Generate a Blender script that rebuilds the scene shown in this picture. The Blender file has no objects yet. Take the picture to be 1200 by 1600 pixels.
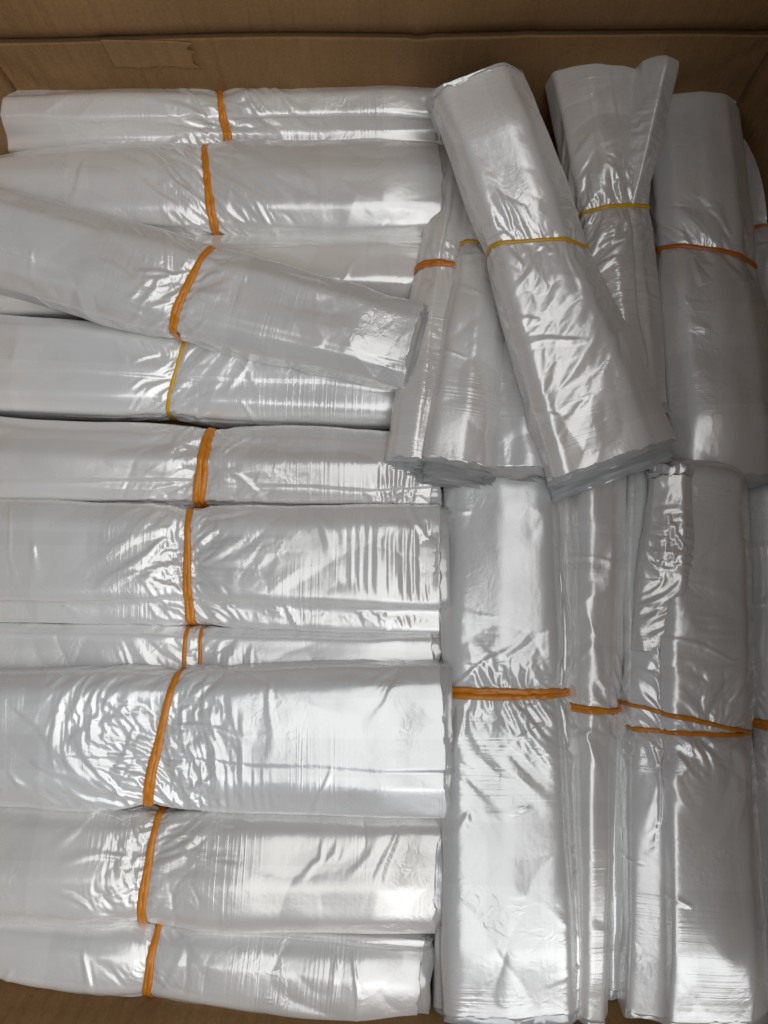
import bpy, math, random
import numpy as np
from mathutils import Vector, Matrix

S = bpy.context.scene
COL = S.collection
# ------------------------------------------------------------------ camera, world, lights, exposure
TILT = math.radians(7.0)
DIST = 0.60
FPX = 1202.0                                  # focal length in photo pixels (photo 1200 x 1600)
CAM = np.array((0.0, -DIST*math.sin(TILT), DIST*math.cos(TILT)))
cd = bpy.data.cameras.new('camera'); cam = bpy.data.objects.new('camera', cd); COL.objects.link(cam)
cam.location = CAM; cam.rotation_euler = (TILT, 0, 0)
cd.sensor_fit = 'VERTICAL'; cd.sensor_height = 34.6; cd.lens = 34.6*FPX/1600.0
cd.clip_start = 0.01; cd.clip_end = 50
S.camera = cam

W = bpy.data.worlds.new('World'); S.world = W; W.use_nodes = True
bg = W.node_tree.nodes['Background']
bg.inputs['Color'].default_value = (0.92, 0.93, 1.0, 1); bg.inputs['Strength'].default_value = 0.105

def area(name, loc, target, sx, sy, power, color):
    l = bpy.data.lights.new(name, 'AREA'); l.shape = 'RECTANGLE'; l.size = sx; l.size_y = sy
    l.energy = power; l.color = color
    o = bpy.data.objects.new(name, l); COL.objects.link(o); o.location = loc
    d = Vector(target)-Vector(loc); o.rotation_euler = d.to_track_quat('-Z', 'Y').to_euler()
    return o
area('window_light', (0.75, -1.50, 1.45), (0, 0, 0), 1.7, 1.3, 5.0, (0.97, 0.98, 1.0))
area('ceiling_light', (0.78, -0.42, 1.75), (0, 0, 0), 2.5, 2.5, 29, (0.99, 0.985, 0.975))
S.view_settings.view_transform = 'Standard'; S.view_settings.look = 'None'
S.view_settings.exposure = 0.26; S.view_settings.gamma = 1.0
S.render.engine = 'CYCLES'
S.cycles.max_bounces = 6; S.cycles.transparent_max_bounces = 12

def P(px, py, z=0.0):
    """the point of the place at height z that the photograph shows at pixel (px, py)"""
    x = (px-600.0)/FPX; y = (800.0-py)/FPX
    c, s = math.cos(TILT), math.sin(TILT)
    d = np.array((x, y*c + s, y*s - c))
    k = (z-CAM[2])/d[2]
    return CAM + d*k
def mpp(p):
    """metres per photo pixel at point p"""
    d = np.array((0, math.sin(TILT), -math.cos(TILT)))
    return float(np.dot(np.asarray(p)-CAM, d))/FPX

# ------------------------------------------------------------------ materials
def new_mat(name):
    m = bpy.data.materials.new(name); m.use_nodes = True
    nt = m.node_tree; b = nt.nodes['Principled BSDF']
    return m, nt, b
def N(nt, t, **kw):
    n = nt.nodes.new(t)
    for k, v in kw.items():
        if k.startswith('_'): setattr(n, k[1:], v)
        else: n.inputs[k.replace('__', ' ')].default_value = v
    return n
def math_node(nt, op, a, b=None, clamp=False):
    n = nt.nodes.new('ShaderNodeMath'); n.operation = op; n.use_clamp = clamp
    for i, v in enumerate((a, b)):
        if v is None: continue
        if isinstance(v, (int, float)): n.inputs[i].default_value = v
        else: nt.links.new(v, n.inputs[i])
    return n.outputs[0]
def maprange(nt, v, a, b, c, d):
    n = nt.nodes.new('ShaderNodeMapRange'); n.clamp = True
    nt.links.new(v, n.inputs[0])
    for i, x in enumerate((a, b, c, d)): n.inputs[i+1].default_value = x
    return n.outputs[0]

def film_material(name, base, metallic, rough, bump=1.0, alpha=None, sss=0.0):
    m, nt, b = new_mat(name)
    uv = N(nt, 'ShaderNodeUVMap'); uv.uv_map = 'UVMap'
    oi = N(nt, 'ShaderNodeObjectInfo')
    off = N(nt, 'ShaderNodeVectorMath', _operation='ADD')
    rnd = N(nt, 'ShaderNodeCombineXYZ')
    nt.links.new(math_node(nt, 'MULTIPLY', oi.outputs['Random'], 37.0), rnd.inputs[2])
    nt.links.new(uv.outputs[0], off.inputs[0]); nt.links.new(rnd.outputs[0], off.inputs[1])
    def noise(sx, sy, scale=1.0, detail=2.0, rough_=0.5, dist=0.0):
        mp = N(nt, 'ShaderNodeMapping'); mp.inputs['Scale'].default_value = (sx, sy, 1)
        nt.links.new(off.outputs[0], mp.inputs[0])
        t = N(nt, 'ShaderNodeTexNoise'); t.inputs['Scale'].default_value = scale
        t.inputs['Detail'].default_value = detail; t.inputs['Roughness'].default_value = rough_
        t.inputs['Distortion'].default_value = dist
        nt.links.new(mp.outputs[0], t.inputs[0]); return t.outputs[0]
    def ridge(v):                                     # thin raised line where the noise crosses its mean
        a = math_node(nt, 'ABSOLUTE', math_node(nt, 'SUBTRACT', v, 0.5))
        return math_node(nt, 'SUBTRACT', 1.0, math_node(nt, 'MULTIPLY', a, 9.0), clamp=True)
    m1 = maprange(nt, noise(16, 9), 0.52, 0.66, 0, 1)
    m2 = maprange(nt, noise(18, 15, detail=1), 0.46, 0.70, 0, 1)
    cross = math_node(nt, 'MULTIPLY', ridge(noise(230, 5, detail=1.0)), m1)
    cross2 = math_node(nt, 'MULTIPLY', noise(700, 18, detail=2), 0.03)
    crum = math_node(nt, 'MULTIPLY', ridge(noise(75, 75, detail=2.5, dist=0.9)), m2)
    lng = math_node(nt, 'MULTIPLY', noise(9, 420, detail=2), 0.03)
    soft = math_node(nt, 'MULTIPLY', noise(60, 90, detail=3), 0.35)
    h = math_node(nt, 'ADD', math_node(nt, 'MULTIPLY', cross, 0.12), math_node(nt, 'MULTIPLY', crum, 0.12))
    h = math_node(nt, 'ADD', h, math_node(nt, 'ADD', cross2, math_node(nt, 'ADD', lng, soft)))
    bp = N(nt, 'ShaderNodeBump'); bp.inputs['Strength'].default_value = bump
    bp.inputs['Distance'].default_value = 0.0009
    nt.links.new(h, bp.inputs['Height']); nt.links.new(bp.outputs[0], b.inputs['Normal'])
    r = maprange(nt, noise(22, 30, detail=3), 0.3, 0.7, rough*0.82, rough*1.25)
    nt.links.new(r, b.inputs['Roughness'])
    cr = N(nt, 'ShaderNodeMix'); cr.data_type = 'RGBA'
    nt.links.new(maprange(nt, noise(7, 12, detail=3), 0.35, 0.65, 0, 1), cr.inputs[0])
    cr.inputs[6].default_value = (*[c*0.95 for c in base], 1); cr.inputs[7].default_value = (*base, 1)
    inner = maprange(nt, noise(13, 0.25, detail=0), 0.54, 0.545, 0, 1)
    inner2 = maprange(nt, noise(0.3, 26, detail=0), 0.56, 0.566, 0, 1)
    v = math_node(nt, 'SUBTRACT', 1.0, math_node(nt, 'ADD', math_node(nt, 'MULTIPLY', inner, 0.05), math_node(nt, 'MULTIPLY', inner2, 0.05)))
    hv = N(nt, 'ShaderNodeHueSaturation')
    nt.links.new(cr.outputs[2], hv.inputs['Color'])
    nt.links.new(math_node(nt, 'MULTIPLY', v, maprange(nt, oi.outputs['Random'], 0, 1, 0.93, 1.03)), hv.inputs['Value'])
    tn = N(nt, 'ShaderNodeMix'); tn.data_type = 'RGBA'; tn.blend_type = 'MULTIPLY'; tn.inputs[0].default_value = 1.0
    tw = N(nt, 'ShaderNodeMix'); tw.data_type = 'RGBA'
    nt.links.new(math_node(nt, 'FRACT', math_node(nt, 'MULTIPLY', oi.outputs['Random'], 7.31)), tw.inputs[0])
    tw.inputs[6].default_value = (1.0, 0.985, 0.96, 1); tw.inputs[7].default_value = (0.965, 0.985, 1.0, 1)
    nt.links.new(hv.outputs[0], tn.inputs[6]); nt.links.new(tw.outputs[2], tn.inputs[7])
    nt.links.new(tn.outputs[2], b.inputs['Base Color'])
    b.inputs['Metallic'].default_value = metallic
    b.inputs['IOR'].default_value = 1.5
    if sss: b.inputs['Subsurface Weight'].default_value = sss; b.inputs['Subsurface Radius'].default_value = (1, 1, 1); b.inputs['Subsurface Scale'].default_value = 0.003
    if alpha is not None: b.inputs['Alpha'].default_value = alpha
    return m
FILM = film_material('plastic_film', (0.93, 0.93, 0.925), 0.31, 0.24, sss=0.25)
EDGE = film_material('plastic_film_edge', (0.84, 0.85, 0.86), 0.35, 0.17, 0.8, alpha=0.80)

def rubber(name, c):
    m, nt, b = new_mat(name)
    g = N(nt, 'ShaderNodeNewGeometry'); t = N(nt, 'ShaderNodeTexNoise', Scale=180.0, Detail=3.0)
    nt.links.new(g.outputs['Position'], t.inputs[0])
    mx = N(nt, 'ShaderNodeMix'); mx.data_type = 'RGBA'; nt.links.new(t.outputs[0], mx.inputs[0])
    mx.inputs[6].default_value = (c[0]*0.75, c[1]*0.66, c[2]*0.6, 1); mx.inputs[7].default_value = (*[min(1, x*1.15) for x in c], 1)
    nt.links.new(mx.outputs[2], b.inputs['Base Color'])
    b.inputs['Roughness'].default_value = 0.33
    b.inputs['Subsurface Weight'].default_value = 0.0
    bp = N(nt, 'ShaderNodeBump'); bp.inputs['Strength'].default_value = 0.35; bp.inputs['Distance'].default_value = 0.0006
    nt.links.new(t.outputs[0], bp.inputs['Height']); nt.links.new(bp.outputs[0], b.inputs['Normal'])
    return m
ORANGE = rubber('orange_rubber', (0.68, 0.25, 0.014))
YELLOW = rubber('yellow_rubber', (0.74, 0.43, 0.012))
RUST = rubber('dark_orange_rubber', (0.62, 0.20, 0.02))

def cardboard():
    m, nt, b = new_mat('cardboard')
    uv = N(nt, 'ShaderNodeUVMap'); uv.uv_map = 'UVMap'
    def noise(sx, sy, detail=3.0):
        mp = N(nt, 'ShaderNodeMapping'); mp.inputs['Scale'].default_value = (sx, sy, 1)
        nt.links.new(uv.outputs[0], mp.inputs[0])
        t = N(nt, 'ShaderNodeTexNoise'); t.inputs['Scale'].default_value = 1.0; t.inputs['Detail'].default_value = detail
        nt.links.new(mp.outputs[0], t.inputs[0]); return t.outputs[0]
    ramp = N(nt, 'ShaderNodeValToRGB')
    ramp.color_ramp.elements[0].position = 0.3; ramp.color_ramp.elements[0].color = (0.205, 0.112, 0.044, 1)
    ramp.color_ramp.elements[1].position = 0.72; ramp.color_ramp.elements[1].color = (0.325, 0.188, 0.080, 1)
    mixv = math_node(nt, 'ADD', math_node(nt, 'MULTIPLY', noise(12, 9, 4), 0.55), math_node(nt, 'MULTIPLY', noise(420, 300, 4), 0.42))
    mixv = math_node(nt, 'ADD', mixv, math_node(nt, 'MULTIPLY', noise(170, 6, 2), 0.06))
    wl = N(nt, 'ShaderNodeTexWave', Scale=19.0, Distortion=0.6, Detail=1.0); wl.bands_direction = 'X'
    nt.links.new(uv.outputs[0], wl.inputs[0])
    ln = math_node(nt, 'MULTIPLY', maprange(nt, wl.outputs[1], 0.93, 1.0, 0, 1), maprange(nt, noise(60, 14, 3), 0.42, 0.7, 0, 1))
    mixv = math_node(nt, 'SUBTRACT', mixv, math_node(nt, 'MULTIPLY', ln, 0.10))
    nt.links.new(mixv, ramp.inputs[0]); nt.links.new(ramp.outputs[0], b.inputs['Base Color'])
    b.inputs['Roughness'].default_value = 0.78
    b.inputs['Specular IOR Level'].default_value = 0.3
    wv = N(nt, 'ShaderNodeTexWave', Scale=24.0, Distortion=0.8, Detail=1.0); wv.bands_direction = 'X'
    nt.links.new(uv.outputs[0], wv.inputs[0])
    hh = math_node(nt, 'ADD', math_node(nt, 'MULTIPLY', wv.outputs[1], 0.22), math_node(nt, 'ADD', noise(150, 30, 4), math_node(nt, 'MULTIPLY', noise(18, 14, 3), 1.5)))
    bp = N(nt, 'ShaderNodeBump'); bp.inputs['Strength'].default_value = 0.8; bp.inputs['Distance'].default_value = 0.0018
    nt.links.new(hh, bp.inputs['Height']); nt.links.new(bp.outputs[0], b.inputs['Normal'])
    return m
CARD = cardboard()
def floor_material():
    m, nt, b = new_mat('floor_concrete')
    t = N(nt, 'ShaderNodeTexNoise', Scale=6.0, Detail=6.0)
    rp = N(nt, 'ShaderNodeValToRGB'); rp.color_ramp.elements[0].color = (0.16, 0.15, 0.14, 1); rp.color_ramp.elements[1].color = (0.27, 0.26, 0.25, 1)
    nt.links.new(t.outputs[0], rp.inputs[0]); nt.links.new(rp.outputs[0], b.inputs['Base Color']); b.inputs['Roughness'].default_value = 0.7
    return m
FLOOR = floor_material()

# ------------------------------------------------------------------ mesh helpers
def empty(name, loc, label, cat, group=None):
    o = bpy.data.objects.new(name, None); COL.objects.link(o); o.location = loc
    o.empty_display_size = 0.02
    o['label'] = label; o['category'] = cat
    if group: o['group'] = group
    return o
def mesh_obj(name, verts, faces, mat, parent=None, uvs=None, origin=None, smooth=True):
    """verts (n,3) in world space, faces (m,4) or (m,3) index array"""
    verts = np.asarray(verts, np.float32); faces = np.asarray(faces, np.int32)
    if origin is not None: verts = verts - np.asarray(origin, np.float32)
    me = bpy.data.meshes.new(name); k = faces.shape[1]
    me.vertices.add(len(verts)); me.vertices.foreach_set('co', verts.ravel())
    me.loops.add(faces.size); me.loops.foreach_set('vertex_index', faces.ravel())
    me.polygons.add(len(faces))
    me.polygons.foreach_set('loop_start', np.arange(0, faces.size, k, dtype=np.int32))
    if uvs is not None:
        ul = me.uv_layers.new(name='UVMap')
        ul.data.foreach_set('uv', np.asarray(uvs, np.float32)[faces.ravel()].ravel())
    me.update(calc_edges=True); me.validate()
    if smooth: me.polygons.foreach_set('use_smooth', np.ones(len(me.polygons), bool))
    me.materials.append(mat)
    o = bpy.data.objects.new(name, me); COL.objects.link(o)
    if parent is not None: o.parent = parent
    elif origin is not None: o.location = origin
    return o
def grid_faces(nu, nt, closed=False, start=0, flip=False):
    i = np.arange(nu-1)[:, None]; j = np.arange(nt if closed else nt-1)[None, :]
    a = i*nt+j; b = i*nt+(j+1) % nt; c = (i+1)*nt+(j+1) % nt; d = (i+1)*nt+j
    f = np.stack([a, b, c, d] if not flip else [a, d, c, b], -1).reshape(-1, 4)
    return f+start
def smooth1(x, e0, e1):
    t = np.clip((x-e0)/(e1-e0), 0, 1); return t*t*(3-2*t)
def vnoise(rng, shape, cells):
    """smooth value noise on a grid, about -1..1"""
    g = rng.uniform(-1, 1, (cells[0]+3, cells[1]+3))
    u = np.linspace(0, cells[0], shape[0]); v = np.linspace(0, cells[1], shape[1])
    iu = np.minimum(u.astype(int), cells[0]-1) if cells[0] > 0 else np.zeros(shape[0], int)
    iv = np.minimum(v.astype(int), cells[1]-1) if cells[1] > 0 else np.zeros(shape[1], int)
    def w(f): return np.stack([(1-f)**3/6, (3*f**3-6*f*f+4)/6, (-3*f**3+3*f*f+3*f+1)/6, f**3/6])
    wu = w(u-iu); wv = w(v-iv); out = np.zeros(shape)
    for a in range(4):
        for b in range(4):
            out += wu[a][:, None]*wv[b][None, :]*g[np.ix_(iu+a, iv+b)]
    return out*1.6

def facets(rng, x, y, cx, cy):
    """sharp-edged piecewise flat noise (random heights on a warped triangle lattice), about -1..1"""
    a, b_ = x/cx, y/cy
    n1 = int(a.max())+6; n2 = int(b_.max())+6
    sh = x.shape
    wa = vnoise(rng, sh, (max(3, n1//2), max(3, n2//2)))*0.75; wb = vnoise(rng, sh, (max(3, n1//2), max(3, n2//2)))*0.75
    a = a+wa+0.35*b_+1.5; b_ = b_+wb+1.5
    n1 += int(0.35*n2)+4
    g = rng.uniform(-1, 1, (n1+2, n2+2))
    i = np.clip(np.floor(a).astype(int), 0, n1); j = np.clip(np.floor(b_).astype(int), 0, n2); f = a-i; h = b_-j
    v00 = g[i, j]; v10 = g[np.minimum(i+1, n1+1), j]; v01 = g[i, np.minimum(j+1, n2+1)]; v11 = g[np.minimum(i+1, n1+1), np.minimum(j+1, n2+1)]
    return np.where(f > h, v00+f*(v10-v00)+h*(v11-v10), v00+h*(v01-v00)+f*(v11-v01))

# ------------------------------------------------------------------ film that buckles over a tied core
def relax(B, Nn, ru, rt, dg1, dg2, cap, its, seed, kb, X=None, kf=0.01, kt=0.06):
    """inextensible sheet: X starts on base B, edges keep rest lengths, stays outside the core and under cap"""
    rng = np.random.default_rng(seed)
    if X is None: X = B + Nn*(np.abs(vnoise(rng, B.shape[:2], (B.shape[0]//3, B.shape[1]//3)))*0.0025)[..., None]
    X = X.astype(np.float32); B = B.astype(np.float32); Nn = Nn.astype(np.float32)
    ru, rt, dg1, dg2, cap = [np.asarray(a, np.float32) for a in (ru, rt, dg1, dg2, cap)]
    LB = np.zeros_like(B)
    LB[1:-1] += 0.5*(B[2:]+B[:-2])-B[1:-1]; LB2 = np.zeros_like(B)
    LB2[:, 1:-1] += 0.5*(B[:, 2:]+B[:, :-2])-B[:, 1:-1]
    V = np.zeros_like(X)
    def proj(A, C, r):
        d = C-A
        l = np.sqrt(np.einsum('...i,...i', d, d))+1e-9
        d *= (0.5*(l-r)/l)[..., None]
        A += d; C -= d
    for it in range(its):
        X0 = X.copy()
        X += V*0.85
        for p in (0, 1):
            n = (X.shape[0]-p)//2
            proj(X[p:p+2*n:2], X[p+1:p+2*n:2], ru[p:p+2*n:2])
            proj(X[p:p+2*n:2, :-1], X[p+1:p+2*n:2, 1:], dg1[p:p+2*n:2])
            proj(X[p:p+2*n:2, 1:], X[p+1:p+2*n:2, :-1], dg2[p:p+2*n:2])
            m = (X.shape[1]-p)//2
            proj(X[:, p:p+2*m:2], X[:, p+1:p+2*m:2], rt[:, p:p+2*m:2])
        q = np.zeros_like(X)
        q[1:-1] += 0.5*(X[2:]+X[:-2])-X[1:-1]-LB[1:-1]
        q[:, 1:-1] += 0.5*(X[:, 2:]+X[:, :-2])-X[:, 1:-1]-LB2[:, 1:-1]
        X += kb*q
        D = X-B
        d = np.einsum('...i,...i', D, Nn)
        X -= (D-Nn*d[..., None])*kt                  # the layers below hold the film by friction
        dd = np.clip(d*(1-kf), 0, cap)-d             # it hugs the core, lies outside it, under the band
        X += Nn*dd[..., None]
        X[:, 0] = B[:, 0]; X[:, -1] = B[:, -1]
        V = X-X0
    return X

def normals(G):
    du = np.gradient(G, axis=0); dv = np.gradient(G, axis=1)
    n = np.cross(du, dv); n /= np.linalg.norm(n, axis=-1, keepdims=True)+1e-12
    return n

STEP = 0.0011
GROUP = 'tied bundles of clear white plastic bags in the box'
def section(n, phi):
    c, s = np.cos(phi), np.sin(phi)
    return np.sign(c)*np.abs(c)**(2/n), np.sign(s)*np.abs(s)**(2/n)

def bundle(label, A, B, wA, wB, h, ub, tilt=0.0, band=('orange', 3), folds=(), seed=1, pinch=(0.09, 0.19), lam=0.022,
           roll=0.0, n=2.8, ends=('fold', 'cut'), crumple=1.0, excess=0.6, hB=None, patches=(), bow=0.0, sag=0.0, capmm=0.0075, band2=None, taper=(0, 0), bandlabel=None, parent=None, part='film_roll', stair=0.007, poly=None):
    rng = np.random.default_rng(seed)
    A = P(*A); B = P(*B)
    L = float(np.linalg.norm(B-A)); e1 = (B-A)/L
    e2 = np.cross((0, 0, 1.0), e1); e2 /= np.linalg.norm(e2); e3 = np.cross(e1, e2)
    cr, sr = math.cos(roll), math.sin(roll)
    e2, e3 = e2*cr+e3*sr, e3*cr-e2*sr
    aA = wA*mpp(A)/2; aB = wB*mpp(B)/2; hA = h/2; hB = (hB or h)/2
    per = 2*(aA+aB)/2+2.2*hA
    nu = int(L/STEP)+1; nt = int(per/STEP)+1
    u = np.linspace(0, 1, nu); s = u*L
    # cross-sections: t runs over the top from the +e2 side to the -e2 side
    phi = np.linspace(math.radians(-48), math.radians(228), 400)
    if poly is None:
        va = np.radians(np.array((-48, -8, 24, 62, 92, 122, 158, 190, 228))+np.concatenate(([0], rng.uniform(-9, 9, 7), [0])))
        px_, py_ = section(n, va); px_ = px_*(1+0.03*rng.uniform(-1, 1, 9)); py_ = py_*(1+0.10*rng.uniform(-1, 1, 9)*(py_ > 0.5))
    else:
        x0_, y0_ = section(n, np.radians((-48.0, 228.0)))
        px_ = np.array([x0_[0]]+[p[0] for p in poly]+[x0_[1]]); py_ = np.array([y0_[0]]+[p[1] for p in poly]+[y0_[1]])
    pl = np.concatenate(([0], np.cumsum(np.hypot(np.diff(px_), np.diff(py_))))); pl /= pl[-1]
    cx = np.interp(np.linspace(0, 1, 400), pl, px_); cy = np.interp(np.linspace(0, 1, 400), pl, py_)
    for _ in range(60):
        cx[1:-1] = (cx[2:]+cx[:-2]+2*cx[1:-1])/4; cy[1:-1] = (cy[2:]+cy[:-2]+2*cy[1:-1])/4
    t = np.linspace(0, 1, nt)
    ua = aA+(aB-aA)*u + rng.uniform(-1, 1)*0.0012*np.sin(u*7+rng.uniform(0, 6))
    ubh = hA+(hB-hA)*u
    # end shaping
    for k, side in enumerate((s, L-s)):
        if ends[k] == 'fold': r_ = 0.012; f = np.sqrt(np.clip(1-(1-np.clip(side/r_, 0, 1))**2, 0.0, 1)); ubh = ubh*(0.45+0.55*f); ua = ua*(0.90+0.10*f)
        else: f = smooth1(side, 0, 0.05); ubh = ubh*(0.80+0.20*f)
        if taper[k]: f = smooth1(side, 0, 0.12); ua = ua*(1-taper[k]*(1-f))
    OX = np.empty((nu, nt)); OY = np.empty((nu, nt))
    for i in range(nu):
        x = cx*ua[i]; y = cy*ubh[i]
        l = np.concatenate(([0], np.cumsum(np.hypot(np.diff(x), np.diff(y))))); l /= l[-1]
        OX[i] = np.interp(t, l, x); OY[i] = np.interp(t, l, y)
    tt = t[None, :]; ss = s[:, None]
    lat = OX/ua[:, None]                                # -1..1 across
    lump = vnoise(rng, (nu, nt), (4, 3))*0.0022+np.abs(vnoise(rng, (nu, nt), (7, 4)))*0.0022+np.abs(vnoise(rng, (nu, nt), (15, 8)))*0.0008
    rad = 1+0*OX
    crumple = crumple*1.1
    ss_b = ub*L - tilt*lat*0.5*(aA+aB)                # where the band sits, per point
    def gfun(ctr, lm): return 1/(1+((ss-ctr)/lm)**2)
    g = gfun(ss_b, lam)
    OYp = OY*(1-pinch[1]*g) ; OXp = OX*(1-pinch[0]*g)
    bowv = bow*4*u*(1-u); sagv = sag*4*u*(1-u)
    ctr = A[None]+e1[None]*s[:, None]+e2[None]*bowv[:, None]+e3[None]*sagv[:, None]
    skews = []
    def place(ox, oy): return ctr[:, None]+ox[..., None]*e2+oy[..., None]*e3
    for k, w_ in ((0, 1-smooth1(ss, 0, 0.06)), (1, smooth1(ss, L-0.06, L))):
        ctr = ctr+0; sk = rng.uniform(-1, 1)*0.05; bulge_ = rng.uniform(-1, 1)*0.0025
        skews.append(w_*(sk*lat*0.5*(aA+aB)+bulge_*np.cos(lat*2.2)))
    G = place(OXp, OYp)+sum(skews)[..., None]*e1; G0 = place(OX, OY)+sum(skews)[..., None]*e1
    nn = normals(G); nn *= np.sign(np.sum(nn*(G-ctr[:, None]), -1).mean())
    # layer steps that run the length of the roll
    hh = lump*(1.0 if part == 'film_roll' else 0.3)
    for (t0, k, hgt, w) in folds:
        tc = t0+k*(u-0.5)+0.022*np.interp(u, np.linspace(0, 1, 9), rng.uniform(-1, 1, 9))
        am = np.clip(0.8+0.8*np.interp(u, np.linspace(0, 1, 6), rng.uniform(-1, 1, 6)), 0.1, 1.6)[:, None]
        hh += hgt*am*(smooth1(tt-tc[:, None], -w*1.2, w*1.2)-0.5)
    T = tt*per; sbm = ss_b[:, nt//2][:, None]
    for _ in range(int(18*crumple) if band else int(5*crumple)):
        t0_ = rng.uniform(0.12, 0.88)*per; sd = rng.choice((-1, 1)); ang = rng.normal(0, 0.55)
        ln = rng.uniform(0.02, 0.065)*min(1.5, 0.6+0.5*crumple); wd = rng.uniform(0.0022, 0.0048); am_ = rng.uniform(0.0006, 0.0019)
        if band: o_ = ub*L+sd*rng.uniform(0.003, 0.02)
        else: o_ = rng.uniform(0.1, 0.9)*L
        if rng.random() < 0.36: o_ = rng.uniform(0.08, 0.92)*L; ang = rng.normal(1.2, 0.5); am_ *= 0.8
        dx, dy = sd*math.cos(ang), math.sin(ang)
        al = (ss-o_)*dx+(T-t0_)*dy; ac = (ss-o_)*(-dy)+(T-t0_)*dx
        ac = ac+0.0015*np.sin(al*120+rng.uniform(0, 6))
        f = np.clip(al/ln, 0, 1); prof = np.clip(np.minimum(f*6, 1), 0, 1)*(1-f)
        wloc = wd*(0.5+1.3*f); side = np.where(ac > 0, ac/wloc, -ac/(wloc*rng.uniform(0.5, 2.0)))
        hh += am_*prof*np.clip(1-side, 0, 1)
    # crumpled facets next to the band
    nr_ = np.exp(-np.abs(ss-ss_b)/(lam*0.85))*np.clip(0.75+vnoise(rng, (nu, nt), (8, 4)), 0, 1.5)+0.75*np.clip(vnoise(rng, (nu, nt), (6, 3))-0.22, 0, 1) if band else 0.35*np.clip(vnoise(rng, (nu, nt), (6, 3))-0.1, 0, 1)
    SS = np.broadcast_to(ss, (nu, nt)); TT = np.broadcast_to(T, (nu, nt))
    fa = facets(rng, SS, TT, 0.022, 0.014)*0.0028+facets(rng, SS, TT, 0.009, 0.007)*0.0004
    hh += min(1.5, crumple)*nr_*fa
    hh *= (1-0.8*gfun(ss_b, 0.006))
    Bs = G+nn*hh[..., None]; nn = normals(Bs); nn *= np.sign(np.sum(nn*(G-ctr[:, None]), -1).mean())
    # rest lengths: the film is as wide at the band as away from it, so it must buckle there
    sl = slice
    I1, I0 = (sl(1, None), sl(None)), (sl(None, -1), sl(None))
    J1, J0 = (sl(None), sl(1, None)), (sl(None), sl(None, -1))
    Q1, Q0 = (sl(1, None), sl(1, None)), (sl(None, -1), sl(None, -1))
    R1, R0 = (sl(1, None), sl(None, -1)), (sl(None, -1), sl(1, None))
    near = np.exp(-np.abs(ss-ss_b)/(lam*1.5))
    spots = np.clip(vnoise(rng, (nu, nt), (6, 3))-0.1, 0, 1)
    spots2 = vnoise(rng, (nu, nt), (7, 3)); spots2 = np.sign(spots2)*np.clip(np.abs(spots2)-0.25, 0, 1)
    eu = 0.001+crumple*(0.045*near*np.clip(0.45+vnoise(rng, (nu, nt), (14, 5)), 0, 1.4)+0.020*spots)
    et = 0.001+crumple*(0.07*near*np.clip(0.3+vnoise(rng, (nu, nt), (16, 7)), 0, 1.4)+0.03*np.clip(vnoise(rng, (nu, nt), (5, 4))-0.05, 0, 1))
    for (pu_, pt_, pr, ea, eb) in patches:
        d2 = ((ss-pu_*L)**2+((tt-pt_)*per)**2)/pr**2
        eu += ea*np.exp(-d2); et += eb*np.exp(-d2)
    shear = crumple*((0.10*near+0.012)*vnoise(rng, (nu, nt), (9, 4))+0.022*spots2)
    cap = capmm*(1-0.95*np.exp(-((ss-ss_b)/0.0042)**2))
    if band2 is not None: cap = cap*(1-0.9*np.exp(-((ss-(ss_b+band2[0]-band2[1]*lat))/0.003)**2))
    cap = cap*(0.2+0.8*smooth1(np.minimum(tt, 1-tt), 0.02, 0.14))
    def stage(q, ex, its, kb, kf, D0):
        iu = np.unique(np.append(np.arange(0, nu, q), nu-1)); it_ = np.unique(np.append(np.arange(0, nt, q), nt-1))
        c = lambda M: M[np.ix_(iu, it_)]
        b_, g_, n_ = c(Bs), c(G0), c(nn); eu_, et_, sh_ = c(eu)*ex, c(et)*ex, c(shear)*ex
        def rest(a, b, mode):
            r0 = np.linalg.norm(b_[a]-b_[b], axis=-1); rr = np.linalg.norm(g_[a]-g_[b], axis=-1)
            r = r0+np.maximum(rr-r0, 0)*excess*ex
            ea = 0.5*(eu_[a]+eu_[b]); eb = 0.5*(et_[a]+et_[b])
            return r*(1+(ea if mode == 0 else eb if mode == 1 else 0.5*(ea+eb)))
        d1 = rest(Q1, Q0, 2)*(1+sh_[:-1, :-1]*0.5); d2 = rest(R1, R0, 2)*(1-sh_[:-1, :-1]*0.5)
        if D0 is None: X0 = None
        else: X0 = b_+D0
        X = relax(b_, n_, rest(I1, I0, 0), rest(J1, J0, 1), d1, d2, c(cap), its, seed+q, kb, X0, kf)
        D = X-b_
        # displacement back on the full grid
        F = np.stack([np.stack([np.interp(np.arange(nu), iu, D[:, j, k]) for j in range(len(it_))], 1) for k in range(3)], -1)
        F = np.stack([np.stack([np.interp(np.arange(nt), it_, F[i, :, k]) for i in range(nu)], 0) for k in range(3)], -1)
        return F
    def pick(D, q): return np.ascontiguousarray(D[np.ix_(np.unique(np.append(np.arange(0, nu, q), nu-1)), np.unique(np.append(np.arange(0, nt, q), nt-1)))])
    D = stage(6, 1.15, 200, 0.04, 0.0015, None)
    for _ in range(4):
        D[1:-1] = 0.25*(D[2:]+2*D[1:-1]+D[:-2]); D[:, 1:-1] = 0.25*(D[:, 2:]+2*D[:, 1:-1]+D[:, :-2])
    D = stage(3, 1.15, 120, 0.035, 0.002, pick(D, 3))
    for _ in range(1):
        D[1:-1] = 0.25*(D[2:]+2*D[1:-1]+D[:-2]); D[:, 1:-1] = 0.25*(D[:, 2:]+2*D[:, 1:-1]+D[:, :-2])
    D = stage(1, 1.13, 45, 0.045, 0.002, D)
    X = Bs+D
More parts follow.
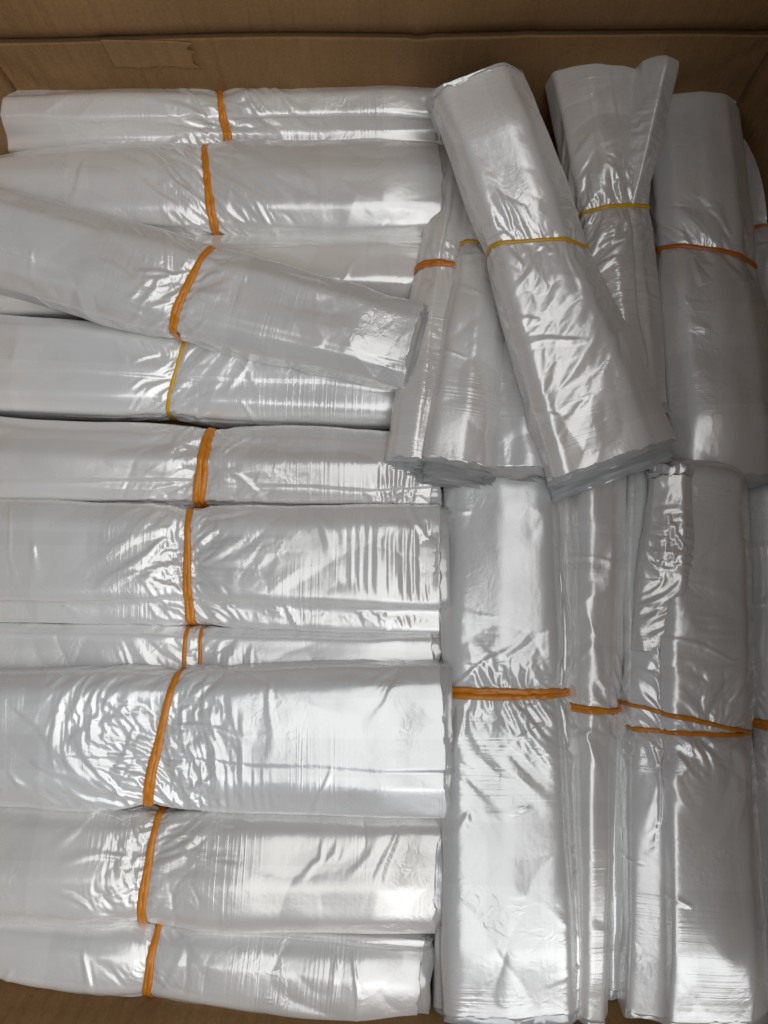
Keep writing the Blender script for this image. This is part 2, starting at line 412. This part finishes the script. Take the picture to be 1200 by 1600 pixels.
    X = X.astype(np.float64)
    # ---------------- assemble
    mid = 0.5*(A+B); base = mid.copy(); base[2] -= h/2
    if parent is None: root = empty('bag_bundle', base, label, 'bag bundle', GROUP)
    else: root = parent; base = np.array(parent.location)
    # close the underside and the ends
    und = 6
    lo = np.linspace(0, 1, und+2)[1:-1]
    pu = np.empty((nu, und, 3))
    pa = np.linspace(math.radians(228), math.radians(312), und+2)[1:-1]
    ux, uy = section(n, pa)
    pg = 1-pinch[1]*gfun(ub*L, lam)[:, 0]
    pu = ctr[:, None]+(ux[None]*ua[:, None])[..., None]*e2+(uy[None]*(ubh*pg)[:, None])[..., None]*e3
    full = np.concatenate([X, pu], 1); ntf = nt+und
    jag = 0.0020
    for k, row in ((0, 0), (1, -1)):
        if ends[k] == 'cut':
            jn = np.interp(np.arange(ntf), np.linspace(0, ntf, 26), rng.uniform(-1, 1, 26))*jag
            full[row] += e1*jn[:, None]
    def inner(row, ctr_row, sc, push): return ctr_row+(full[row]-ctr_row)*sc+e1*push
    caps = [full]
    a_rows = [inner(0, ctr[0], 0.93, 0.002), inner(0, ctr[0], 0.6, 0.004), inner(0, ctr[0], 0.05, 0.004)]
    b_rows = [inner(-1, ctr[-1], 0.93, -0.002), inner(-1, ctr[-1], 0.6, -0.004), inner(-1, ctr[-1], 0.05, -0.004)]
    allv = np.concatenate([np.stack(a_rows[::-1]), full, np.stack(b_rows)], 0)
    nr = allv.shape[0]
    uu = np.concatenate([[-0.02, -0.015, -0.004], s, [L+0.004, L+0.015, L+0.02]])
    tv = np.concatenate([t*per, per+lo*0.05])
    uvs = np.stack(np.broadcast_arrays(uu[:, None], tv[None]), -1).reshape(-1, 2)
    mesh_obj(part, allv.reshape(-1, 3), grid_faces(nr, ntf, True), FILM, root, uvs, base)
    # ---------------- layered cut ends
    for k in (0, 1):
        if ends[k] == 'none': continue
        nl = 14 if ends[k] == 'cut' else 4
        vs, fs, us, st = [], [], [], 0
        sgn = -1 if k == 0 else 1
        row0 = 0 if k == 0 else nu-1
        ring = X[row0]; ringn = nn[row0]
        step = max(1, nt//60); idx = np.arange(0, nt, step); m = len(idx)
        for q in range(nl):
            f = q/nl
            sc2 = 1-0.05*f-0.02*rng.random(); sc3 = 1-0.85*f
            rr = ring[idx]-ctr[row0]
            x2 = rr@e2; x3 = rr@e3
            reach = (rng.uniform(0.0003, 0.0022)+stair*min(1, 1.5*f))*(1 if ends[k] == 'cut' else 0.25)
            jit = np.interp(np.arange(m), np.linspace(0, m, 16), rng.uniform(-1, 1, 16))*0.0007
            wav = np.interp(np.arange(m), np.linspace(0, m, 18), rng.uniform(-1, 1, 18))*0.0007
            rows = []
            sh = rng.uniform(-1, 1)*0.0015
            if q in (0, 2) and ends[k] == 'cut' and stair < 0.0095: reach += rng.uniform(0.003, 0.007); jit = jit*2.6; sc2 = 1.0
            reach_ = np.maximum(reach+jit, 0.0008)
            curl = 0.0010+0.0008*np.interp(np.arange(m), np.linspace(0, m, 11), rng.uniform(-1, 1, 11))
            for along, f_, cu in ((-0.016, 0, 0), (-0.003, 0.4, 0), (np.maximum(reach_-0.0035, -0.002), 0.9, 0), (reach_-0.0012, 1.0, 0.25), (reach_, 1.0, 1.0)):
                lift = -0.0012*(1-f_)-0.0006+wav*f_+curl*cu
                p = ctr[row0]+(x2*sc2+sh*f_)[:, None]*e2+((x3+hA)*sc3-hA)[:, None]*e3
                p = p+(ringn[idx]*0.6+e3*0.4)*np.asarray(lift)[..., None]*np.ones((m, 1))+e1*(sgn*(along*np.ones(m)))[:, None]
                rows.append(p)
            vs.append(np.stack(rows).reshape(-1, 3)); fs.append(grid_faces(5, m, False, st)); st += 5*m
            us.append(np.stack(np.broadcast_arrays(np.array([0, .012, .016, .018, .02])[:, None]+q*0.1, (idx*STEP)[None]), -1).reshape(-1, 2))
        o = mesh_obj('sheet_edges', np.concatenate(vs), np.concatenate(fs), EDGE, root, np.concatenate(us), base)
        o['kind'] = 'stuff'
    # ---------------- rubber band
    if band:
        col, strands = band[0], band[1]
        rad = band[2] if len(band) > 2 else (0.0018 if strands > 1 else 0.0012)
        mat = {'orange': ORANGE, 'yellow': YELLOW, 'rust': RUST}[col]
        vs, fs, st = [], [], 0
        fulln = np.concatenate([nn, np.stack([-e3]*und)[None].repeat(nu, 0)], 1)
        latf = np.concatenate([lat, np.broadcast_to(ux[None], (nu, und))], 1)
        for q in range(strands):
            M = 150
            jj = np.linspace(0, ntf, M, endpoint=False)
            j0 = jj.astype(int) % ntf; j1 = (j0+1) % ntf; fj = (jj-np.floor(jj))[:, None]
            la = latf[nu//2, j0]*(1-fj[:, 0])+latf[nu//2, j1]*fj[:, 0]
            sb = ub*L-tilt*la*0.5*(aA+aB)
            ang = np.linspace(0, 2*math.pi, M, endpoint=False)
            if band2 is None:
                spread = rad*0.85*(strands-1)
                sb = sb+spread*(np.sin(ang*1+2*math.pi*q/max(1, strands)+rng.uniform(0, .6))*0.55+(q-(strands-1)/2)/max(1, strands-1)*0.9 if strands > 1 else 0)
            elif q == strands-1: sb = sb+band2[0]-band2[1]*la
            ii = np.clip(sb/L*(nu-1), 0, nu-1.001); i0 = ii.astype(int); fi = (ii-i0)[:, None]
            c_ = ((full[i0, j0]*(1-fi)+full[i0+1, j0]*fi)*(1-fj)+(full[i0, j1]*(1-fi)+full[i0+1, j1]*fi)*fj)
            nb = fulln[i0, j0]*(1-fj)+fulln[i0, j1]*fj
            for _ in range(3):
                nb = (np.roll(nb, 1, 0)+2*nb+np.roll(nb, -1, 0))/4; c_ = (np.roll(c_, 1, 0)+2*c_+np.roll(c_, -1, 0))/4
            nb /= np.linalg.norm(nb, axis=1, keepdims=True)
            c_ = c_+nb*(rad*0.75)
            tg = np.roll(c_, -1, 0)-np.roll(c_, 1, 0); tg /= np.linalg.norm(tg, axis=1, keepdims=True)
            bn = np.cross(tg, nb)
            wv_ = 1+0.22*np.interp(np.arange(M), np.linspace(0, M, 19), rng.uniform(-1, 1, 19))
            K = 8; aa = np.linspace(0, 2*math.pi, K, endpoint=False)
            ringv = c_[:, None]+nb[:, None]*(np.sin(aa)*rad*0.55)[None, :, None]*wv_[:, None, None]+bn[:, None]*(np.cos(aa)*rad*1.3)[None, :, None]*wv_[:, None, None]
            f = grid_faces(M, K, True, 0)
            j = np.arange(K); last = np.stack([(M-1)*K+j, (M-1)*K+(j+1) % K, (j+1) % K, j], -1)
            fs.append(np.concatenate([f, last])+st); vs.append(ringv.reshape(-1, 3)); st += M*K
        o = mesh_obj('rubber_band', np.concatenate(vs), np.concatenate(fs), mat, root, None, base)
        o['label'] = bandlabel or {'orange': 'thick orange rubber band', 'yellow': 'thin yellow rubber band', 'rust': 'dark orange rubber band'}[col]
    return root

# ------------------------------------------------------------------ the box
ZF = -0.075                                            # box floor
XL, XR = -0.311, 0.303
YB = 0.361; YF = float(P(600, 1602, -0.02)[1])
ZT = 0.050                                             # top score line of the walls
def floor():
    g = np.stack(np.meshgrid(np.linspace(-6, 6, 9), np.linspace(-6, 6, 9), indexing='ij') + [np.full((9, 9), ZF-0.006)], -1)
    o = mesh_obj('floor', g.reshape(-1, 3), grid_faces(9, 9, flip=True), FLOOR); o['kind'] = 'structure'
floor()
box = empty('cardboard_box', (0, 0, ZF), 'brown open cardboard box holding all the plastic bag bundles', 'cardboard box')
def slab(name, G, thick, uv, dirn, seed):
    """a sheet of board: grid G (nu,nt,3) front face, backed at thick along dirn"""
    nu, nt = G.shape[:2]; Bk = G+np.asarray(dirn)*thick
    f1 = grid_faces(nu, nt); f2 = grid_faces(nu, nt, start=nu*nt, flip=True)
    b = np.concatenate([np.arange(nt), np.arange(1, nu)*nt+nt-1, (nu-1)*nt+np.arange(nt-2, -1, -1), np.arange(nu-2, 0, -1)*nt])
    b2 = np.roll(b, -1); rim = np.stack([b2, b, b+nu*nt, b2+nu*nt], -1)
    return mesh_obj(name, np.concatenate([G, Bk]).reshape(-1, 3), np.concatenate([f1, f2, rim]), CARD, box,
                    np.concatenate([uv, uv+7.3]).reshape(-1, 2), (0, 0, ZF))
def dents(rng, uu, vv, L):
    """shallow crushed creases in the board"""
    d = np.zeros_like(uu)
    for _ in range(9):
        u0, v0, a = rng.uniform(0, 1), rng.uniform(0.3, 1.0), rng.normal(1.4, 0.5)
        x, y = (uu-u0)*L, (vv-v0)*(ZT-ZF)
        al = x*math.cos(a)+y*math.sin(a); ac = -x*math.sin(a)+y*math.cos(a)
        d += rng.uniform(0.0006, 0.0022)*np.clip(1-np.abs(ac)/0.010, 0, 1)*np.exp(-(al/0.035)**2)*rng.choice((-1, 1))
    return d
def wall(name, p0, p1, outward, seed, flap_ang, flap_len, bulge=0.01, ztl=(ZT, ZT), flare=0.0):
    rng = np.random.default_rng(seed); p0 = np.array(p0); p1 = np.array(p1); out = np.array(outward, float)
    L = np.linalg.norm(p1-p0); nu, nt = 150, 36
    u = np.linspace(0, 1, nu); v = np.linspace(0, 1, nt)
    uu, vv = np.meshgrid(u, v, indexing='ij')
    zt = ztl[0]+(ztl[1]-ztl[0])*uu
    G = p0+(p1-p0)*uu[..., None]
    bl = bulge*np.clip(np.sin(np.pi*uu), 0, 1)**0.4*(1-0.3*vv)+vnoise(rng, (nu, nt), (9, 4))*0.0024
    G = G+out*(bl+flare*(vv-0.6)+dents(rng, uu, vv, L))[..., None]; G[..., 2] = ZF+(zt-ZF)*vv
    uv = np.stack([uu*L, vv*(ZT-ZF)], -1)
    w = slab(name, G, 0.005, uv, out, seed)
    # score line: the flap starts in a shallow groove just above the wall
    nf = 22; v2 = np.linspace(0, 1, nf); uu2, vv2 = np.meshgrid(u, v2, indexing='ij')
    top = G[:, -1]
    an = flap_ang*smooth1(vv2, 0, 0.08)
    dl_ = flap_len/(nf-1)
    oo = np.cumsum(np.sin(an)*dl_, 1)-np.sin(an[:, :1])*dl_; zz = np.cumsum(np.cos(an)*dl_, 1)-dl_
    F = top[:, None]+out*(oo+0.0032*(1-smooth1(vv2, 0, 0.03))+vnoise(rng, (nu, nf), (7, 3))*0.0015*vv2)[..., None]
    F[..., 2] += zz+0.0012
    slab('flap', F, 0.005, np.stack([uu2*L, vv2*flap_len+0.3], -1), out*math.cos(flap_ang)-np.array((0, 0, math.sin(flap_ang))), seed)
    return G
back = wall('wall', (XL-0.03, YB, 0), (XR+0.03, YB, 0), (0, 1, 0), 3, math.radians(5), 0.30, 0.003, (0.046, 0.054))
wall('wall', (XR, YB, 0), (XR, YF, 0), (1, 0, 0), 4, math.radians(-13), 0.42, 0.045)  # right flap, out of view: lengthened and leaned inward to shade that side
wall('wall', (XR, YF, 0), (XL, YF+0.020, 0), (0, -1, 0), 5, math.radians(80), 0.30, 0.006, flare=0.05)
wall('wall', (XL, YF, 0), (XL, YB, 0), (-1, 0, 0), 6, math.radians(75), 0.30, 0.030)
def torn_patch():
    rng = np.random.default_rng(77)
    nu, nt = 40, 14
    x0, x1 = P(165, 60, 0.03)[0]*0.985, P(300, 60, 0.03)[0]*0.985
    uu, vv = np.meshgrid(np.linspace(0, 1, nu), np.linspace(0, 1, nt), indexing='ij')
    ed = np.interp(np.linspace(0, 1, nt), np.linspace(0, 1, 10), rng.uniform(-1, 1, 10))*0.005
    eb = np.interp(np.linspace(0, 1, nu), np.linspace(0, 1, 9), rng.uniform(-1, 1, 9))*0.0014
    X = x0+(x1-x0)*uu+ed[None, :]*uu
    Zz = 0.017+0.029*vv+eb[:, None]*(1-vv)+0.004*(1-uu)*vv
    gu = (X-back[0, 0, 0])/(back[-1, 0, 0]-back[0, 0, 0])*(back.shape[0]-1); gv = np.clip((Zz-ZF)/(0.050-ZF), 0, 1)*(back.shape[1]-1)
    iu, iv = np.clip(gu.astype(int), 0, back.shape[0]-2), np.clip(gv.astype(int), 0, back.shape[1]-2); fu, fv = gu-iu, np.clip(gv-iv, 0, 1)
    Yb = (back[iu, iv, 1]*(1-fu)+back[iu+1, iv, 1]*fu)*(1-fv)+(back[iu, iv+1, 1]*(1-fu)+back[iu+1, iv+1, 1]*fu)*fv
    Y = Yb-0.0007-0.0005*(1-vv)**3-0.0016*uu**8-np.abs(vnoise(rng, (nu, nt), (9, 4)))*0.0003
    G = np.stack([X, Y, Zz], -1)
    slab('torn_patch', G, 0.0004, np.stack([X+1.7, Zz], -1), (0, 1, 0), 5)
torn_patch()
def box_floor():
    nu, nt = 20, 24
    uu, vv = np.meshgrid(np.linspace(XL-0.024, XR+0.024, nu), np.linspace(YF-0.014, YB+0.006, nt), indexing='ij')
    G = np.stack([uu, vv, np.full_like(uu, ZF+0.001)], -1)
    slab('bottom_panel', G, 0.005, np.stack([uu, vv], -1), (0, 0, -1), 9)
box_floor()

# ------------------------------------------------------------------ the bundles
Z0 = -0.030
H = 0.056
bundle('topmost lengthwise bundle of the left stack, lying flat against the back cardboard wall', (-8, 200, Z0), (681, 186, Z0), 92, 92, H, 0.525, 0.12, ('orange', 2), [(0.60, 0.03, -0.0022, 0.006)], 11, ends=('fold', 'cut'), crumple=1.1, poly=((1,-0.2),(0.8,0.6),(0.3,0.95),(-0.35,0.85),(-0.6,0.35),(-0.95,0.2),(-1,-0.3)))
bundle('wide bundle with pinched left end, second from the back wall in the left stack', (-70, 308, Z0), (684, 302, Z0), 150, 155, H, 0.535, 0.13, ('orange', 2), [(0.3, -0.1, 0.0016, 0.004), (0.74, 0.0, -0.002, 0.004)], 12, taper=(0.35, 0), crumple=1.0)
bundle('half hidden bundle lying beneath the slanted bundle in the left stack', (-120, 440, Z0-0.012), (664, 424, Z0-0.008), 110, 120, 0.05, 0.45, 0.1, None, [(0.4, 0.0, 0.0016, 0.005)], 13)
bundle('slanted bundle lying across the left stack, over two others', (-62, 363, Z0+0.026), (645, 546, Z0+0.030), 165, 146, 0.05, 0.527, -0.12, ('orange', 2), [(0.62, 0.05, -0.0012, 0.006)], 14, crumple=0.95, stair=0.010)
bundle('bundle with thin yellow band, emerging below the slanted bundle in the left stack', (-62, 570, Z0-0.004), (690, 612, Z0-0.012), 165, 125, 0.054, 0.460, -0.17, ('yellow', 1), [(0.55, 0.0, -0.0012, 0.006), (0.80, 0.0, 0.001, 0.003)], 15, crumple=0.6)
bundle('narrow bundle with crumpled right corner, tucked between two wider left bundles', (-62, 722, Z0), (672, 740, Z0), 140, 120, H, 0.530, -0.1, ('orange', 3), [(0.62, 0.02, -0.0026, 0.004), (0.78, 0.0, 0.0016, 0.004)], 16, crumple=0.8, patches=((0.93, 0.6, 0.02, 0.09, 0.07),))
bundle('bundle with a deep lengthwise fold near its lower edge in the left stack', (-62, 878, Z0+0.002), (684, 890, Z0), 190, 200, 0.058, 0.490, 0.03, ('orange', 2), [(0.66, 0.01, -0.003, 0.004)], 17, crumple=1.45, poly=((1,-0.2),(0.93,0.75),(0.6,1.0),(-0.5,0.95),(-0.6,0.62),(-0.95,0.5),(-1,-0.3)))
bundle('low bundle with two separate band strands, mostly covered by the widest left bundle', (-62, 1020, Z0-0.006), (670, 1035, Z0-0.008), 110, 110, 0.05, 0.490, 0.0, ('orange', 2, 0.0012), [], 18, band2=(0.012, 0.0), crumple=0.9)
bundle('widest crumpled bundle of the left stack, with creases fanning from its band', (-62, 1146, Z0+0.010), (690, 1150, Z0+0.011), 205, 248, 0.062, 0.432, -0.19, ('orange', 2), [(0.58, 0.06, -0.0014, 0.006)], 19, crumple=1.4, patches=((0.48, 0.68, 0.03, 0.06, 0.06), (0.28, 0.4, 0.025, 0.06, 0.05)))
bundle('smooth faced bundle, second from the front cardboard wall in the left stack', (-62, 1340, Z0+0.002), (682, 1362, Z0), 180, 185, 0.058, 0.410, -0.08, ('orange', 2), [(0.20, 0.0, 0.002, 0.004)], 20, crumple=1.1)
bundle('tapering bundle nearest the front cardboard wall in the left stack', (-62, 1455, Z0-0.004), (655, 1530, Z0-0.004), 92, 150, 0.056, 0.435, -0.03, ('orange', 2), [(0.28, 0.05, 0.0016, 0.004)], 21, crumple=0.6)

RH = 0.052
bundle('leftmost short bundle of the fan under the big slanted one', (712, 235, Z0-0.005), (645, 728, -0.008), 70, 85, 0.045, 0.42, 0.1, ('rust', 2), [(0.5, 0.0, 0.0016, 0.004)], 31, crumple=0.5, stair=0.010)
bundle('fanned bundle half covered by the big slanted one', (770, 260, Z0-0.002), (711, 730, 0.002), 75, 122, 0.045, 0.32, 0.0, ('yellow', 1), [(0.7, 0.0, -0.002, 0.004)], 32, crumple=0.7, stair=0.012)
bundle('narrow bundle showing only its lower end beside the big slanted one', (800, 300, Z0-0.008), (806, 740, -0.004), 90, 112, 0.045, 0.32, 0.0, None, [], 33, crumple=0.8, stair=0.008)
bundle('big slanted bundle on top of the right side, with thin yellow band', (747, 144, 0.040), (957, 718, 0.018), 138, 207, 0.055, 0.44, -0.25, ('yellow', 1), [], 34, crumple=0.9, poly=((0.98,-0.2),(0.99,0.1),(0.42,0.95),(0.1,1.0),(-0.85,0.92),(-1,0.55),(-1,-0.3)), stair=0.014, ends=('cut', 'cut'))
curled = bundle('bundle with a rolled-up flap at its top, behind the big slanted bundle', (926, 105, 0.000), (992, 640, -0.02), 158, 92, 0.045, 0.44, 0.0, ('yellow', 1), [(0.45, 0.0, 0.002, 0.004)], 35, crumple=1.0, pinch=(0.16, 0.2), lam=0.035)
bundle('shaded bundle against the right cardboard wall with dark orange band', (1075, 145, -0.045), (1132, 752, -0.036), 140, 190, 0.056, 0.46, -0.22, ('rust', 1, 0.0016), [], 36, crumple=0.5, stair=0.008)
bundle('deep shaded bundle in the back right corner, mostly hidden', (1200, 175, -0.06), (1250, 745, -0.055), 120, 140, 0.05, 0.36, -0.1, ('rust', 1), [], 37, crumple=0.5)

bundle('smooth topped upright bundle with thick orange band, next to the left stack', (782, 700, Z0-0.004), (799, 1562, Z0+0.004), 180, 250, 0.060, 0.464, 0.0, ('orange', 3), [(0.24, 0.0, 0.0016, 0.004), (0.78, 0.0, -0.003, 0.004)], 41, crumple=1.0, poly=((1,-0.3),(1,0.35),(0.72,0.62),(0.62,0.95),(-0.1,1.0),(-0.75,0.86),(-1,0.4),(-1,-0.3)))
bundle('slim upright bundle squeezed beside the smooth topped one', (922, 720, Z0-0.006), (912, 1572, Z0-0.004), 108, 64, 0.056, 0.472, -0.05, ('orange', 2), [(0.4, 0.05, 0.0012, 0.01)], 42, crumple=0.9)
flapped = bundle('upright bundle with a crumpled flap and crossing band strands at the right', (1070, 735, Z0), (1082, 1572, Z0+0.004), 184, 228, 0.060, 0.505, 0.0, ('orange', 2, 0.0013), [(0.27, 0.03, 0.002, 0.006)], 43, crumple=1.2, poly=((1,-0.3),(0.97,0.3),(0.62,0.9),(0.2,1.0),(-0.45,1.0),(-0.52,0.72),(-0.95,0.5),(-1,-0.3)), band2=(-0.010, -0.010))
bundle('', (1050, 744, Z0+0.034), (1036, 1020, Z0+0.019), 96, 100, 0.022, 0.75, 0, None, [], 47, crumple=0.9, parent=flapped, part='crumpled_flap', ends=('cut', 'none'), stair=0.001, taper=(0.3, 0), poly=((1,-0.2),(0.85,0.5),(0.35,1.0),(-0.3,0.75),(-0.9,0.3),(-1,-0.2)), pinch=(0, 0.0), capmm=0.0045, patches=((0.36, 0.4, 0.026, 0.06, 0.10),))
bundle('', (1030, 92, 0.022), (972, 350, -0.008), 98, 48, 0.036, 0.95, 0, None, [], 48, crumple=0.5, parent=curled, part='rolled_flap', ends=('fold', 'none'), taper=(0.3, 0), poly=((1,-0.2),(0.9,0.25),(0.15,1.0),(-0.75,0.35),(-1,-0.2)), pinch=(0, 0.0), capmm=0.003, patches=((0.55, 0.5, 0.03, 0.03, 0.08),))
bundle('deep narrow bundle in the gap between two upright ones', (965, 800, Z0-0.018), (965, 1530, Z0-0.018), 70, 70, 0.045, 0.43, 0.0, ('orange', 2), [], 44, crumple=0.6)
bundle('edge of a bundle against the right wall, low in the picture', (1205, 760, Z0-0.008), (1225, 1600, Z0-0.008), 90, 90, 0.05, 0.460, 0.0, ('orange', 2), [], 45, crumple=0.6)
bundle('buried bundle in the gap between left stack and upright bundles', (690, 770, Z0-0.018), (690, 1400, Z0-0.018), 60, 60, 0.045, 0.41, 0.0, ('rust', 2), [], 46, crumple=0.6)
